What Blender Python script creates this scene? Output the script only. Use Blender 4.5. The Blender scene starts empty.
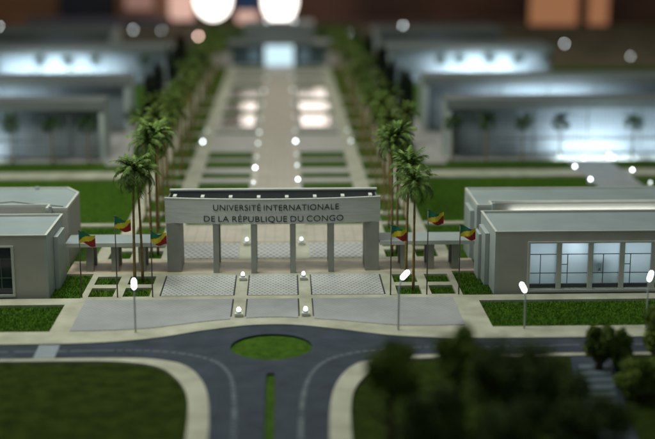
import bpy, bmesh, math, random
from mathutils import Vector, Matrix
from mathutils.geometry import tessellate_polygon

# One Blender unit stands for 10 cm of the tabletop model.
S = bpy.context.scene
C = S.collection
R = math.radians
rnd = random.Random(7)

# ------------------------------------------------------------------ camera
cam = bpy.data.objects.new('camera', bpy.data.cameras.new('camera'))
C.objects.link(cam); S.camera = cam
cam.location = (0.121, -12.388, 3.3525)
cam.rotation_euler = (R(90 - 12.83), 0, R(-1.941))
cam.data.sensor_width = 36
cam.data.lens = 1280 / 655 * 36
cam.data.clip_start = 0.05; cam.data.clip_end = 300
cam.data.dof.use_dof = True
cam.data.dof.focus_distance = 12.15
cam.data.dof.aperture_fstop = 0.365
cam.data.dof.aperture_blades = 0

# ------------------------------------------------------------------ world, lamps, exposure
W = bpy.data.worlds.new('World'); S.world = W; W.use_nodes = True
bg = W.node_tree.nodes['Background']
bg.inputs[0].default_value = (0.82, 0.91, 0.86, 1)
bg.inputs[1].default_value = 0.19

def area(name, loc, target, sx, sy, energy, col):
    d = bpy.data.lights.new(name, 'AREA'); d.shape = 'RECTANGLE'; d.size = sx; d.size_y = sy
    d.energy = energy; d.color = col
    o = bpy.data.objects.new(name, d); C.objects.link(o); o.location = loc
    o.rotation_euler = (Vector(target) - Vector(loc)).to_track_quat('-Z', 'Y').to_euler()
    return o
area('ceiling_light', (-3.0, -0.5, 8.5), (0.2, 2.8, 0), 5, 4, 860, (0.96, 1.0, 0.90))
area('ceiling_light', (0.5, 15, 9.0), (0, 14, 0), 7, 7, 600, (0.99, 1.0, 0.90))
S.view_settings.view_transform = 'Standard'
S.view_settings.look = 'None'
S.view_settings.exposure = 0
S.view_settings.gamma = 1
try:
    S.cycles.sample_clamp_indirect = 4
    S.cycles.use_light_tree = True
except Exception:
    pass

# ------------------------------------------------------------------ materials
def nmat(name):
    m = bpy.data.materials.new(name); m.use_nodes = True
    nt = m.node_tree
    return m, nt, nt.nodes, nt.links, nt.nodes['Principled BSDF']

def surf(name, col, rough=0.6, var=0.12, scale=6, bump=0.0, bscale=60, metal=0.0, spec=0.4, stretch=None, col2=None):
    m, nt, N, L, P = nmat(name)
    P.inputs['Roughness'].default_value = rough
    P.inputs['Metallic'].default_value = metal
    P.inputs['Specular IOR Level'].default_value = spec
    tc = N.new('ShaderNodeTexCoord'); mp = N.new('ShaderNodeMapping')
    L.new(tc.outputs['Object'], mp.inputs[0])
    if stretch: mp.inputs['Scale'].default_value = stretch
    n1 = N.new('ShaderNodeTexNoise'); n1.inputs['Scale'].default_value = scale; n1.inputs['Detail'].default_value = 6
    L.new(mp.outputs[0], n1.inputs['Vector'])
    cr = N.new('ShaderNodeValToRGB')
    cr.color_ramp.elements[0].position = 0.3; cr.color_ramp.elements[1].position = 0.7
    a = [c * (1 - var) for c in col]; b = [min(1, c * (1 + var)) for c in (col2 or col)]
    cr.color_ramp.elements[0].color = (*a, 1); cr.color_ramp.elements[1].color = (*b, 1)
    L.new(n1.outputs['Fac'], cr.inputs[0]); L.new(cr.outputs[0], P.inputs['Base Color'])
    if bump:
        n2 = N.new('ShaderNodeTexNoise'); n2.inputs['Scale'].default_value = bscale; n2.inputs['Detail'].default_value = 4
        L.new(mp.outputs[0], n2.inputs['Vector'])
        bp = N.new('ShaderNodeBump'); bp.inputs['Strength'].default_value = bump; bp.inputs['Distance'].default_value = 0.01
        L.new(n2.outputs['Fac'], bp.inputs['Height']); L.new(bp.outputs[0], P.inputs['Normal'])
    return m

def emit(name, col, strength):
    m = bpy.data.materials.new(name); m.use_nodes = True
    N = m.node_tree.nodes; L = m.node_tree.links
    N.clear(); e = N.new('ShaderNodeEmission'); o = N.new('ShaderNodeOutputMaterial')
    e.inputs[0].default_value = (*col, 1); e.inputs[1].default_value = strength
    L.new(e.outputs[0], o.inputs[0])
    return m

def math_node(N, L, op, a, b=None):
    n = N.new('ShaderNodeMath'); n.operation = op
    for i, v in enumerate((a, b)):
        if v is None: continue
        if isinstance(v, (int, float)): n.inputs[i].default_value = v
        else: L.new(v, n.inputs[i])
    return n.outputs[0]

def dotted(name, col, dot, s, sy, rad):
    m, nt, N, L, P = nmat(name)
    P.inputs['Roughness'].default_value = 0.5
    tc = N.new('ShaderNodeTexCoord'); sx = N.new('ShaderNodeSeparateXYZ'); L.new(tc.outputs['Object'], sx.inputs[0])
    y = math_node(N, L, 'DIVIDE', sx.outputs[1], sy)
    row = math_node(N, L, 'FLOOR', y)
    half = math_node(N, L, 'MULTIPLY', math_node(N, L, 'FLOORED_MODULO', row, 2.0), 0.5)
    x = math_node(N, L, 'ADD', math_node(N, L, 'DIVIDE', sx.outputs[0], s), half)
    fx = math_node(N, L, 'SUBTRACT', math_node(N, L, 'FRACT', x), 0.5)
    fy = math_node(N, L, 'SUBTRACT', math_node(N, L, 'FRACT', y), 0.5)
    d = math_node(N, L, 'SQRT', math_node(N, L, 'ADD', math_node(N, L, 'MULTIPLY', fx, fx), math_node(N, L, 'MULTIPLY', fy, fy)))
    k = math_node(N, L, 'LESS_THAN', d, rad)
    nz = N.new('ShaderNodeTexNoise'); nz.inputs['Scale'].default_value = 5; L.new(tc.outputs['Object'], nz.inputs['Vector'])
    mx = N.new('ShaderNodeMix'); mx.data_type = 'RGBA'
    L.new(k, mx.inputs[0]); mx.inputs[6].default_value = (*col, 1); mx.inputs[7].default_value = (*dot, 1)
    m2 = N.new('ShaderNodeMix'); m2.data_type = 'RGBA'; m2.blend_type = 'MULTIPLY'; m2.inputs[0].default_value = 0.35
    L.new(mx.outputs[2], m2.inputs[6]); L.new(nz.outputs['Fac'], m2.inputs[7]); L.new(m2.outputs[2], P.inputs['Base Color'])
    bp = N.new('ShaderNodeBump'); bp.inputs['Strength'].default_value = 0.4; bp.inputs['Distance'].default_value = 0.01; bp.invert = True
    L.new(k, bp.inputs['Height']); L.new(bp.outputs[0], P.inputs['Normal'])
    return m

def gridded(name, col, line, sx_, sz_, wid, rough=0.45, ax='X', az='Z', spec=0.5):
    m, nt, N, L, P = nmat(name)
    P.inputs['Roughness'].default_value = rough; P.inputs['Specular IOR Level'].default_value = spec
    tc = N.new('ShaderNodeTexCoord'); sp = N.new('ShaderNodeSeparateXYZ'); L.new(tc.outputs['Object'], sp.inputs[0])
    a = math_node(N, L, 'LESS_THAN', math_node(N, L, 'FRACT', math_node(N, L, 'DIVIDE', sp.outputs[ax], sx_)), wid)
    b = math_node(N, L, 'LESS_THAN', math_node(N, L, 'FRACT', math_node(N, L, 'DIVIDE', sp.outputs[az], sz_)), wid)
    k = math_node(N, L, 'MAXIMUM', a, b)
    nz = N.new('ShaderNodeTexNoise'); nz.inputs['Scale'].default_value = 4; nz.inputs['Detail'].default_value = 5
    L.new(tc.outputs['Object'], nz.inputs['Vector'])
    cr = N.new('ShaderNodeValToRGB'); cr.color_ramp.elements[0].position = .3; cr.color_ramp.elements[1].position = .7
    cr.color_ramp.elements[0].color = (*[c * .86 for c in col], 1); cr.color_ramp.elements[1].color = (*[c * 1.1 for c in col], 1)
    L.new(nz.outputs['Fac'], cr.inputs[0])
    mx = N.new('ShaderNodeMix'); mx.data_type = 'RGBA'
    L.new(k, mx.inputs[0]); L.new(cr.outputs[0], mx.inputs[6]); mx.inputs[7].default_value = (*line, 1)
    L.new(mx.outputs[2], P.inputs['Base Color'])
    bp = N.new('ShaderNodeBump'); bp.inputs['Strength'].default_value = 0.3; bp.inputs['Distance'].default_value = 0.005; bp.invert = True
    L.new(k, bp.inputs['Height']); L.new(bp.outputs[0], P.inputs['Normal'])
    return m

M = {}
M['lawn'] = surf('lawn_flock', (0.034, 0.082, 0.007), 0.95, 0.25, 16, 1.0, 130, spec=0.05, col2=(0.050, 0.104, 0.010))
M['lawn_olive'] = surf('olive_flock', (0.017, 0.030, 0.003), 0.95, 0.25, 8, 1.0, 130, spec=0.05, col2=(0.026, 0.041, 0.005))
M['tuft'] = surf('grass_fibre', (0.058, 0.145, 0.010), 0.9, 0.25, 14, spec=0.1, col2=(0.085, 0.19, 0.018))
M['asphalt'] = surf('slate_asphalt', (0.020, 0.030, 0.043), 0.7, 0.25, 5, 0.35, 220, spec=0.2, col2=(0.027, 0.037, 0.053))
M['kerb'] = surf('pale_card_kerb', (0.315, 0.31, 0.23), 0.6, 0.14, 4, 0.2, 90, spec=0.3, col2=(0.375, 0.37, 0.285))
M['tan'] = surf('tan_paving_lamplit', (0.50, 0.40, 0.28), 0.5, 0.18, 4, 0.2, 90, spec=0.4, col2=(0.58, 0.48, 0.35))  # tan paving, its colour warmed and brightened as if lamplit under the gate
M['mall'] = gridded('mall_pavers', (0.38, 0.335, 0.275), (0.28, 0.245, 0.20), 0.11, 0.11, 0.10, 0.5, 'X', 'Y', 0.4)
M['plaza'] = dotted('plaza_pavers', (0.33, 0.34, 0.34), (0.26, 0.27, 0.28), 0.045, 0.03, 0.30)
M['plain'] = gridded('plain_pavers', (0.36, 0.345, 0.32), (0.28, 0.27, 0.25), 0.045, 0.045, 0.14, 0.5, 'X', 'Y', 0.4)
M['perf'] = dotted('perforated_pavers', (0.46, 0.47, 0.45), (0.13, 0.14, 0.15), 0.050, 0.046, 0.22)
M['perf_big'] = dotted('perforated_pavers_wide', (0.42, 0.42, 0.41), (0.10, 0.11, 0.12), 0.066, 0.075, 0.27)
M['slot'] = surf('dark_slot', (0.03, 0.035, 0.035), 0.7, 0.1)
M['basin'] = surf('glossy_basin', (0.30, 0.27, 0.25), 0.085, 0.06, 4, spec=0.9)
M['basin_dull'] = surf('satin_basin', (0.33, 0.30, 0.27), 0.5, 0.1, 4, spec=0.4)
M['gate'] = surf('gate_grey_board', (0.27, 0.28, 0.25), 0.5, 0.08, 8, 0.1, 80, spec=0.35)
M['brushed'] = surf('brushed_aluminium', (0.60, 0.62, 0.59), 0.36, 0.10, 5, 0.25, 26, metal=0.35, stretch=(0.8, 1, 9))
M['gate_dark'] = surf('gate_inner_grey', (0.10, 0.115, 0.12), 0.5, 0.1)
M['trim'] = surf('pale_trim', (0.50, 0.52, 0.48), 0.45, 0.07, 6, spec=0.4)
M['letter'] = surf('black_letter', (0.008, 0.008, 0.01), 0.4, 0.1)
M['canopy'] = surf('canopy_grey', (0.25, 0.29, 0.30), 0.4, 0.08, 6, spec=0.5)
M['wall'] = surf('taupe_wall_board', (0.38, 0.37, 0.33), 0.6, 0.07, 5, 0.12, 110, spec=0.3)
M['side'] = surf('pale_side_board', (0.34, 0.39, 0.38), 0.5, 0.07, 5, 0.1, 90, spec=0.35)
M['roof'] = surf('grey_roof_sheet', (0.25, 0.30, 0.305), 0.40, 0.09, 3, 0.15, 140, spec=0.5)
M['steel'] = surf('satin_steel_strip', (0.50, 0.49, 0.45), 0.3, 0.06, 10, metal=0.85, stretch=(1, 1, 10))
M['dark_glass'] = surf('dark_glass', (0.010, 0.018, 0.035), 0.12, 0.1, 4, spec=0.7)
M['bulk_wall'] = gridded('block_facade_mesh', (0.18, 0.205, 0.22), (0.12, 0.14, 0.155), 0.06, 0.06, 0.22, 0.45)
M['bulk_roof'] = surf('block_roof', (0.125, 0.14, 0.135), 0.42, 0.08, 3, spec=0.5)
M['trunk'] = surf('palm_trunk', (0.20, 0.135, 0.045), 0.6, 0.35, 40, 0.6, 90, spec=0.3)
M['flagpole'] = surf('flag_pole', (0.09, 0.075, 0.07), 0.4, 0.2, 20, metal=0.3)
M['bark'] = surf('dark_bark', (0.035, 0.026, 0.016), 0.9, 0.3, 30)
M['pole'] = surf('lamp_pole_white', (0.42, 0.48, 0.50), 0.3, 0.05, 10, spec=0.6)
M['marking'] = surf('road_marking', (0.065, 0.085, 0.10), 0.6, 0.2, 30)
M['zebra'] = surf('pale_crossing', (0.19, 0.225, 0.25), 0.6, 0.12, 12)
M['zebra_dim'] = surf('faint_crossing', (0.075, 0.10, 0.115), 0.6, 0.2, 12)  # crossing stripes in a darker tone
M['green'] = surf('flag_green', (0.01, 0.14, 0.07), 0.7, 0.12, 30)
M['yellow'] = surf('flag_yellow', (0.62, 0.50, 0.02), 0.7, 0.1, 30)
M['red'] = surf('flag_red', (0.28, 0.012, 0.012), 0.7, 0.15, 30)

def leafmat(name, a, b, scale=22):
    m, nt, N, L, P = nmat(name)
    P.inputs['Roughness'].default_value = 0.7; P.inputs['Specular IOR Level'].default_value = 0.15
    g = N.new('ShaderNodeTexNoise'); g.inputs['Scale'].default_value = scale
    tc = N.new('ShaderNodeTexCoord'); L.new(tc.outputs['Object'], g.inputs['Vector'])
    oi = N.new('ShaderNodeObjectInfo')
    cr = N.new('ShaderNodeValToRGB'); cr.color_ramp.elements[0].position = .3; cr.color_ramp.elements[1].position = .72
    cr.color_ramp.elements[0].color = (*a, 1); cr.color_ramp.elements[1].color = (*b, 1)
    L.new(g.outputs['Fac'], cr.inputs[0])
    hs = N.new('ShaderNodeHueSaturation'); L.new(cr.outputs[0], hs.inputs['Color'])
    v = math_node(N, L, 'ADD', math_node(N, L, 'MULTIPLY', oi.outputs['Random'], 0.4), 0.8)
    L.new(v, hs.inputs['Value']); L.new(hs.outputs[0], P.inputs['Base Color'])
    return m
M['frond'] = leafmat('palm_frond', (0.028, 0.070, 0.012), (0.16, 0.235, 0.055))
M['frond_far'] = leafmat('palm_frond_avenue', (0.028, 0.058, 0.008), (0.13, 0.18, 0.035))
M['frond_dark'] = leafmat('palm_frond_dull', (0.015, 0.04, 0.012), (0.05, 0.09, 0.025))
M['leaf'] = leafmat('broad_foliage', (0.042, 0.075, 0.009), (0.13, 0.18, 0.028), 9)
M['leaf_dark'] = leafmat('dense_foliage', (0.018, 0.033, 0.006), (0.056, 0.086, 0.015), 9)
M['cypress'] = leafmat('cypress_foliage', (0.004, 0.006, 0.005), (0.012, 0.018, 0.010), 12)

# frosted window sheet lit from the room behind it
def frosted():
    m, nt, N, L, P = nmat('frosted_window')
    out = [n for n in N if n.type == 'OUTPUT_MATERIAL'][0]
    tr = N.new('ShaderNodeBsdfTranslucent'); tr.inputs[0].default_value = (0.80, 0.85, 0.88, 1)
    gl = N.new('ShaderNodeBsdfGlossy'); gl.inputs['Roughness'].default_value = 0.12; gl.inputs[0].default_value = (.8, .85, .9, 1)
    mx = N.new('ShaderNodeMixShader'); mx.inputs[0].default_value = 0.14
    L.new(tr.outputs[0], mx.inputs[1]); L.new(gl.outputs[0], mx.inputs[2]); L.new(mx.outputs[0], out.inputs[0])
    return m
M['frost'] = frosted()
M['led'] = emit('white_led', (0.88, 0.96, 1.0), 11)
M['led_soft'] = emit('soft_white_led', (0.82, 0.95, 0.95), 2.8)
M['led_faint'] = emit('faint_white_led', (0.78, 0.92, 0.86), 1.4)
M['led_far'] = emit('strong_white_led', (0.86, 0.95, 0.98), 22)
M['lamp_head'] = emit('lamp_head', (0.86, 0.95, 1.0), 9)

# ------------------------------------------------------------------ mesh helpers
class MB:
    def __init__(s): s.v = []; s.f = []; s.mi = []
    def add(s, vs, fs, mi=0):
        o = len(s.v); s.v += [tuple(v) for v in vs]; s.f += [tuple(i + o for i in f) for f in fs]; s.mi += [mi] * len(fs)
        return s
    def box(s, x0, x1, y0, y1, z0, z1, mi=0):
        vs = [(x0, y0, z0), (x1, y0, z0), (x1, y1, z0), (x0, y1, z0), (x0, y0, z1), (x1, y0, z1), (x1, y1, z1), (x0, y1, z1)]
        return s.add(vs, [(0, 3, 2, 1), (4, 5, 6, 7), (0, 1, 5, 4), (1, 2, 6, 5), (2, 3, 7, 6), (3, 0, 4, 7)], mi)
    def tube(s, pts, rads, n=8, mi=0, cap=True):
        vs = []; fs = []
        pts = [Vector(p) for p in pts]
        for i, p in enumerate(pts):
            d = (pts[min(i + 1, len(pts) - 1)] - pts[max(i - 1, 0)]).normalized()
            a = d.cross(Vector((0, 1, 0)) if abs(d.y) < .9 else Vector((1, 0, 0))).normalized(); b = d.cross(a)
            for k in range(n):
                t = 2 * math.pi * k / n
                vs.append(p + (a * math.cos(t) + b * math.sin(t)) * rads[i])
        for i in range(len(pts) - 1):
            for k in range(n):
                fs.append((i * n + k, (i + 1) * n + k, (i + 1) * n + (k + 1) % n, i * n + (k + 1) % n))
        if cap:
            fs.append(tuple(range(n))); m = (len(pts) - 1) * n; fs.append(tuple(m + k for k in reversed(range(n))))
        return s.add(vs, fs, mi)
    def ball(s, c, r, n=12, m=8, sz=1.0, mi=0, lo=0.0):
        vs = []; fs = []
        for i in range(m + 1):
            t = math.pi * (1 - lo) * i / m
            for k in range(n):
                p = 2 * math.pi * k / n
                vs.append((c[0] + r * math.sin(t) * math.cos(p), c[1] + r * math.sin(t) * math.sin(p), c[2] + r * sz * math.cos(t)))
        for i in range(m):
            for k in range(n):
                fs.append((i * n + k, (i + 1) * n + k, (i + 1) * n + (k + 1) % n, i * n + (k + 1) % n))
        return s.add(vs, fs, mi)
    def mesh(s, name, mats):
        me = bpy.data.meshes.new(name); me.from_pydata(s.v, [], s.f); me.validate()
        for m in (mats if isinstance(mats, (list, tuple)) else [mats]): me.materials.append(m)
        if len(me.polygons) == len(s.mi):
            me.polygons.foreach_set('material_index', s.mi)
        me.update(); return me

def recalc(me):
    bm = bmesh.new(); bm.from_mesh(me); bmesh.ops.recalc_face_normals(bm, faces=bm.faces); bm.to_mesh(me); bm.free(); return me

def obj(name, me, parent=None, loc=(0, 0, 0), rot=(0, 0, 0), smooth=False):
    o = bpy.data.objects.new(name, me); C.objects.link(o); o.location = loc; o.rotation_euler = rot
    if parent: o.parent = parent
    if smooth:
        for p in me.polygons: p.use_smooth = True
    return o
def build(name, mb, mat, parent=None, loc=(0, 0, 0), rot=(0, 0, 0), smooth=False, bevel=0):
    o = obj(name, recalc(mb.mesh(name, mat)), parent, loc, rot, smooth)
    if bevel:
        b = o.modifiers.new('bevel', 'BEVEL'); b.width = bevel; b.segments = 2; b.limit_method = 'ANGLE'
    return o
def tag(o, label, cat, group=None):
    o['label'] = label; o['category'] = cat
    if group: o['group'] = group
    return o
def empty(name, loc, label, cat, group=None, rz=0, scale=1):
    o = bpy.data.objects.new(name, None); C.objects.link(o); o.location = loc; o.rotation_euler = (0, 0, rz)
    o.scale = (scale, scale, scale); o.empty_display_size = 0.1
    return tag(o, label, cat, group)
def struct(o): o['kind'] = 'structure'; return o

def plate(name, loops, z0, z1, mat, parent=None, st=True):
    """extruded polygon with holes"""
    ls = [[Vector((x, y, 0)) for x, y in l] for l in loops]
    tris = tessellate_polygon(ls)
    flat = [p for l in ls for p in l]; n = len(flat)
    mb = MB()
    vs = [(p.x, p.y, z1) for p in flat] + [(p.x, p.y, z0) for p in flat]
    fs = [tuple(t) for t in tris] + [tuple(i + n for i in reversed(t)) for t in tris]
    o = 0
    for l in ls:
        for i in range(len(l)):
            a, b = o + i, o + (i + 1) % len(l); fs.append((a, b, b + n, a + n))
        o += len(l)
    mb.add(vs, fs)
    ob = build(name, mb, mat, parent)
    if st and not parent: struct(ob)
    return ob
def rect(x0, x1, y0, y1): return [(x0, y0), (x1, y0), (x1, y1), (x0, y1)]
def smooth_line(pts, sub=8):
    out = []
    for i in range(len(pts) - 1):
        p0 = Vector(pts[max(i - 1, 0)]); p1 = Vector(pts[i]); p2 = Vector(pts[i + 1]); p3 = Vector(pts[min(i + 2, len(pts) - 1)])
        for k in range(sub):
            t = k / sub
            q = 0.5 * ((2 * p1) + (p2 - p0) * t + (2 * p0 - 5 * p1 + 4 * p2 - p3) * t * t + (3 * p1 - p0 - 3 * p2 + p3) * t ** 3)
            out.append((q.x, q.y))
    out.append(tuple(pts[-1])); return out

# ================================================================== THE SETTING
LZ = -0.018                                   # flock lawns lie in recesses of the paving plates
build('base_board', MB().box(-14, 14, -7, 33.5, -0.35, LZ - 0.01), M['kerb'])['kind'] = 'structure'
g = MB(); g.add([(-13.9, -6.9, LZ), (13.9, -6.9, LZ), (13.9, 33.4, LZ), (-13.9, 33.4, LZ)], [(0, 1, 2, 3)])
struct(build('lawn', g, M['lawn']))

# --- road
outerL = smooth_line([(-3.2, -2.62), (-2.1, -2.62), (-1.25, -2.62), (-0.93, -2.66), (-0.69, -2.80), (-0.54, -3.10), (-0.45, -3.56), (-0.41, -4.3), (-0.40, -5.5)])
innerL = smooth_line([(-3.2, -2.68), (-2.1, -2.68), (-1.40, -2.69), (-1.08, -2.74), (-0.86, -2.87), (-0.70, -3.16), (-0.60, -3.56), (-0.56, -4.3), (-0.55, -5.5)])
mir = lambda l: [(-x, y) for x, y in l]
outerR = mir(outerL); innerR = mir(innerL)
top_edge = smooth_line([(-3.2, -2.25), (-2.3, -2.25), (-1.5, -2.23), (-1.0, -2.12), (-0.6, -1.93), (-0.25, -1.80), (0.0, -1.77), (0.25, -1.80), (0.6, -1.93), (1.0, -2.10), (1.5, -2.19), (2.3, -2.21), (3.2, -2.21)])
circ = [(0.335 * math.cos(2 * math.pi * k / 48), -2.355 + 0.335 * math.sin(2 * math.pi * k / 48)) for k in range(48)]
med = [(-0.035, -5.4), (0.035, -5.4), (0.035, -3.03), (0.022, -3.0), (-0.022, -3.0), (-0.035, -3.03)]
loop = [(-9, -2.25)] + top_edge + [(9, -2.21), (9, -2.62)] + outerR + list(reversed(outerL)) + [(-9, -2.62)]
plate('road', [loop, circ, med], LZ - 0.008, 0.0, M['asphalt'])
plate('kerb', [[(-9, -2.62)] + outerL + list(reversed(innerL)) + [(-9, -2.68)]], LZ - 0.008, 0.008, M['kerb'])
plate('kerb', [[(9, -2.62)] + outerR + list(reversed(innerR)) + [(9, -2.68)]], LZ - 0.008, 0.008, M['kerb'])
# roundabout island and median of flock
build('roundabout_island', MB().add([(x * 0.995, -2.355 + (y + 2.355) * 0.995, -0.022) for x, y in circ] + [(0, -2.355, -0.0215)], [(k, (k + 1) % 48, 48) for k in range(48)]), M['lawn'])['kind'] = 'structure'

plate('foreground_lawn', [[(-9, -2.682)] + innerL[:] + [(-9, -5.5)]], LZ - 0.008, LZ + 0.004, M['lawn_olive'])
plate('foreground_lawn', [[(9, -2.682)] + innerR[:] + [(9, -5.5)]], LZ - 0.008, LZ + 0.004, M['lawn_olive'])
# --- paving in front of the gate
plaza_low = smooth_line([(-1.72, -1.92), (-1.30, -1.90), (-1.0, -1.84), (-0.58, -1.68), (-0.25, -1.60), (0, -1.57), (0.25, -1.60), (0.58, -1.68), (1.0, -1.82), (1.3, -1.86), (1.67, -1.84)])
side_low = [p for p in top_edge]
plate('forecourt_paving', [[(-9, -2.25)] + top_edge + [(9, -2.21), (9, -1.90), (1.90, -1.90), (1.90, -1.10), (9, -1.10), (9, -0.92), (1.78, -0.92), (1.78, -0.05), (-1.78, -0.05), (-1.78, -0.92), (-9, -0.92), (-9, -1.12), (-1.89, -1.12), (-1.89, -1.92), (-9, -1.92)],
      rect(-1.72, -1.49, -0.88, -0.58), rect(-1.40, -1.15, -0.88, -0.58), rect(-1.72, -1.49, -0.46, -0.17), rect(-1.40, -1.15, -0.46, -0.17),
      rect(1.49, 1.72, -0.88, -0.58), rect(1.17, 1.40, -0.88, -0.58), rect(1.49, 1.72, -0.46, -0.17), rect(1.17, 1.40, -0.46, -0.17)], LZ - 0.008, 0.008, M['kerb'])
def clip_plaza(x0, x1):
    pts = [(x0, -1.0)] + [(x0, interp(plaza_low, x0))] + [p for p in plaza_low if x0 < p[0] < x1] + [(x1, interp(plaza_low, x1)), (x1, -1.0)]
    return pts
def interp(l, x):
    for (a, b), (c, d) in zip(l, l[1:]):
        if a <= x <= c: return b + (d - b) * (x - a) / max(1e-9, c - a)
    return l[-1][1]
for x0, x1 in ((-1.72, -0.37), (-0.23, 0.23), (0.37, 1.67)):
    plate('plaza_paving', [clip_plaza(x0, x1)], 0.0, 0.013, M['plaza'])
for x0, x1 in ((-1.04, -0.37), (-0.23, 0.23), (0.37, 1.04)):
    plate('perforated_paving', [rect(x0, x1, -0.88, -0.17)], 0.0, 0.013, M['perf'])
    plate('perforated_paving', [rect(x0, x1, 0.50, 1.12)], -0.02, 0.013, M['perf_big'])
    plate('apron_paving', [rect(x0, x1, 1.20, 1.98)], -0.02, 0.0125, M['mall'])
for x in (-0.37, -0.242, 0.23, 0.358):
    for y0, y1 in ((-0.88, -0.17), (-1.55, -1.0)):
        plate('drain_slot', [rect(x, x + 0.012, y0 + 0.01, y1 - 0.01)], 0.0, 0.0145, M['slot'])
for x in (-1.055, 1.043):
    plate('drain_slot', [rect(x, x + 0.012, -0.87, -0.18)], 0.0, 0.0145, M['slot'])
# tan walkway under gate and canopies, warm lamp glow put into its colour
plate('gate_walkway', [rect(-2.05, 2.05, -0.05, 0.44)], LZ - 0.008, 0.006, M['tan'])
# --- behind the gate
holes = []
for sx in (-1, 1):
    for x0, x1 in ((1.17, 1.40), (1.49, 1.72)):
        for y0, y1 in ((0.52, 0.84), (0.98, 1.24)):
            h = rect(x0, x1, y0, y1); holes.append([(sx * x, y) for x, y in h])
plate('courtyard_paving', [rect(-1.85, 1.85, 0.44, 1.42)] + holes, LZ - 0.008, 0.008, M['kerb'])
plate('mall_apron', [rect(-1.10, 1.10, 1.42, 2.05)], LZ - 0.008, 0.008, M['kerb'])
plate('mall_paving', [rect(-0.35, 0.35, 2.05, 19.4)], -0.02, 0.012, M['mall'])
plate('cross_path', [rect(-9, -1.10, 2.05, 2.17)], LZ - 0.008, 0.007, M['kerb'])
plate('cross_path', [rect(1.10, 9, 2.05, 2.17)], LZ - 0.008, 0.007, M['kerb'])
for sx in (-1, 1):
    def rr(x0, x1, y0, y1): return rect(min(sx * x0, sx * x1), max(sx * x0, sx * x1), y0, y1)
    plate('avenue_path', [rr(1.03, 1.24, 1.42, 19.4)], LZ - 0.008, 0.010, M['kerb'])
    plate('outer_path', [rr(1.56, 1.72, 1.42, 19.0)], LZ - 0.008, 0.0095, M['kerb'])
    # ladder of paved bands between the lawns of the mall
    for y0, y1 in ((2.6, 2.95), (3.5, 3.85), (4.62, 4.86), (5.30, 5.62), (6.26, 6.38), (7.02, 8.72), (9.02, 9.35)):
        plate('paved_band', [rr(0.35, 1.03, y0, y1)], LZ - 0.008, 0.008, M['plain'])
    for y0, y1 in ((2.6, 2.75), (3.5, 3.65), (4.55, 4.7), (5.30, 5.42), (6.3, 6.42), (7.5, 7.62), (8.7, 8.82), (10, 10.15), (11.5, 11.65), (13.2, 13.4)):
        plate('paved_band', [rr(1.24, 1.56, y0, y1)], LZ - 0.008, 0.007, M['kerb'])
    for k, (y0, y1) in enumerate(((9.55, 10.9), (11.6, 12.6), (13.4, 14.8), (15.7, 16.6), (17.4, 18.6))):
        plate('mall_border', [rr(0.35, 1.03, y0 - 0.1, y1 + 0.05)], LZ - 0.008, 0.004, M['plain'])
        plate('reflecting_basin', [rr(0.42, 0.97, y0, y1)], 0.0, 0.0115, M['basin'] if k < 3 else M['basin_dull'])
    plate('field_path', [rr(1.72, 9, 4.95, 5.42)], LZ - 0.008, 0.006, M['kerb'])
    plate('block_forecourt', [rr(2.5, 9, 6.25, 9.0)], LZ - 0.008, 0.005, M['plain'])
    plate('back_path', [rr(2.16, 2.49, 6.0, 19.0)], LZ - 0.008, 0.0035, M['plain'])
plate('side_path', [rect(4.28, 4.90, 1.9, 6.05)], LZ - 0.008, 0.009, M['plaza'])
plate('far_plaza', [rect(-1.9, 1.9, 19.4, 23.0)], LZ - 0.008, 0.005, M['plain'])
M['scrub'] = surf('dry_scrub', (0.10, 0.09, 0.045), 0.9, 0.3, 1.2, 0.5, 20, spec=0.1, col2=(0.16, 0.12, 0.08))
for x0, x1, y0, y1 in ((-13.5, -2.6, 19.2, 33.0), (2.6, 13.5, 19.2, 33.0)):
    plate('far_ground', [rect(x0, x1, y0, y1)], LZ - 0.008, -0.01, M['scrub'])

# --- road markings
def dashed(pts, w, dash, gap, nm):
    l = smooth_line(pts, 24); mb = MB(); acc = 0
    for (a, b), (c, d) in zip(l, l[1:]):
        seg = math.hypot(c - a, d - b); acc += seg
        if acc % (dash + gap) < dash:
            nx, ny = -(d - b) / seg * w / 2, (c - a) / seg * w / 2
            mb.add([(a + nx, b + ny, 0.003), (a - nx, b - ny, 0.003), (c - nx, d - ny, 0.003), (c + nx, d + ny, 0.003)], [(0, 1, 2, 3)])
    struct(build(nm, mb, M['marking']))
dashed([(-3.2, -2.42), (-2.0, -2.43), (-1.3, -2.42), (-0.85, -2.47), (-0.5, -2.66), (-0.33, -2.98), (-0.265, -3.5), (-0.24, -4.3), (-0.24, -5.3)], 0.035, 0.055, 0.02, 'lane_marking')
dashed([(3.4, -2.40), (2.0, -2.41), (1.25, -2.42), (0.85, -2.47), (0.5, -2.66), (0.33, -2.98), (0.245, -3.5), (0.215, -4.3), (0.21, -5.3)], 0.035, 0.055, 0.018, 'lane_marking')
plate('pedestrian_crossing', [[(-1.90, -2.60), (-1.73, -2.60), (-1.74, -2.27), (-1.91, -2.27)]], 0.0, 0.005, M['zebra'])
# service path at the bottom right, below the trees
plate('service_path', [[(2.05, -4.6), (2.45, -4.6), (2.72, -2.70), (2.40, -2.70)]], LZ - 0.008, 0.004, M['asphalt'])
for k in range(7):
    plate('pedestrian_crossing', [[(2.40 - .025 * k, -3.0 - k * .15), (2.64 - .025 * k, -3.0 - k * .15), (2.66 - .025 * k, -2.9 - k * .15), (2.42 - .025 * k, -2.9 - k * .15)]], 0.0, 0.008, M['zebra_dim'])

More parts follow.
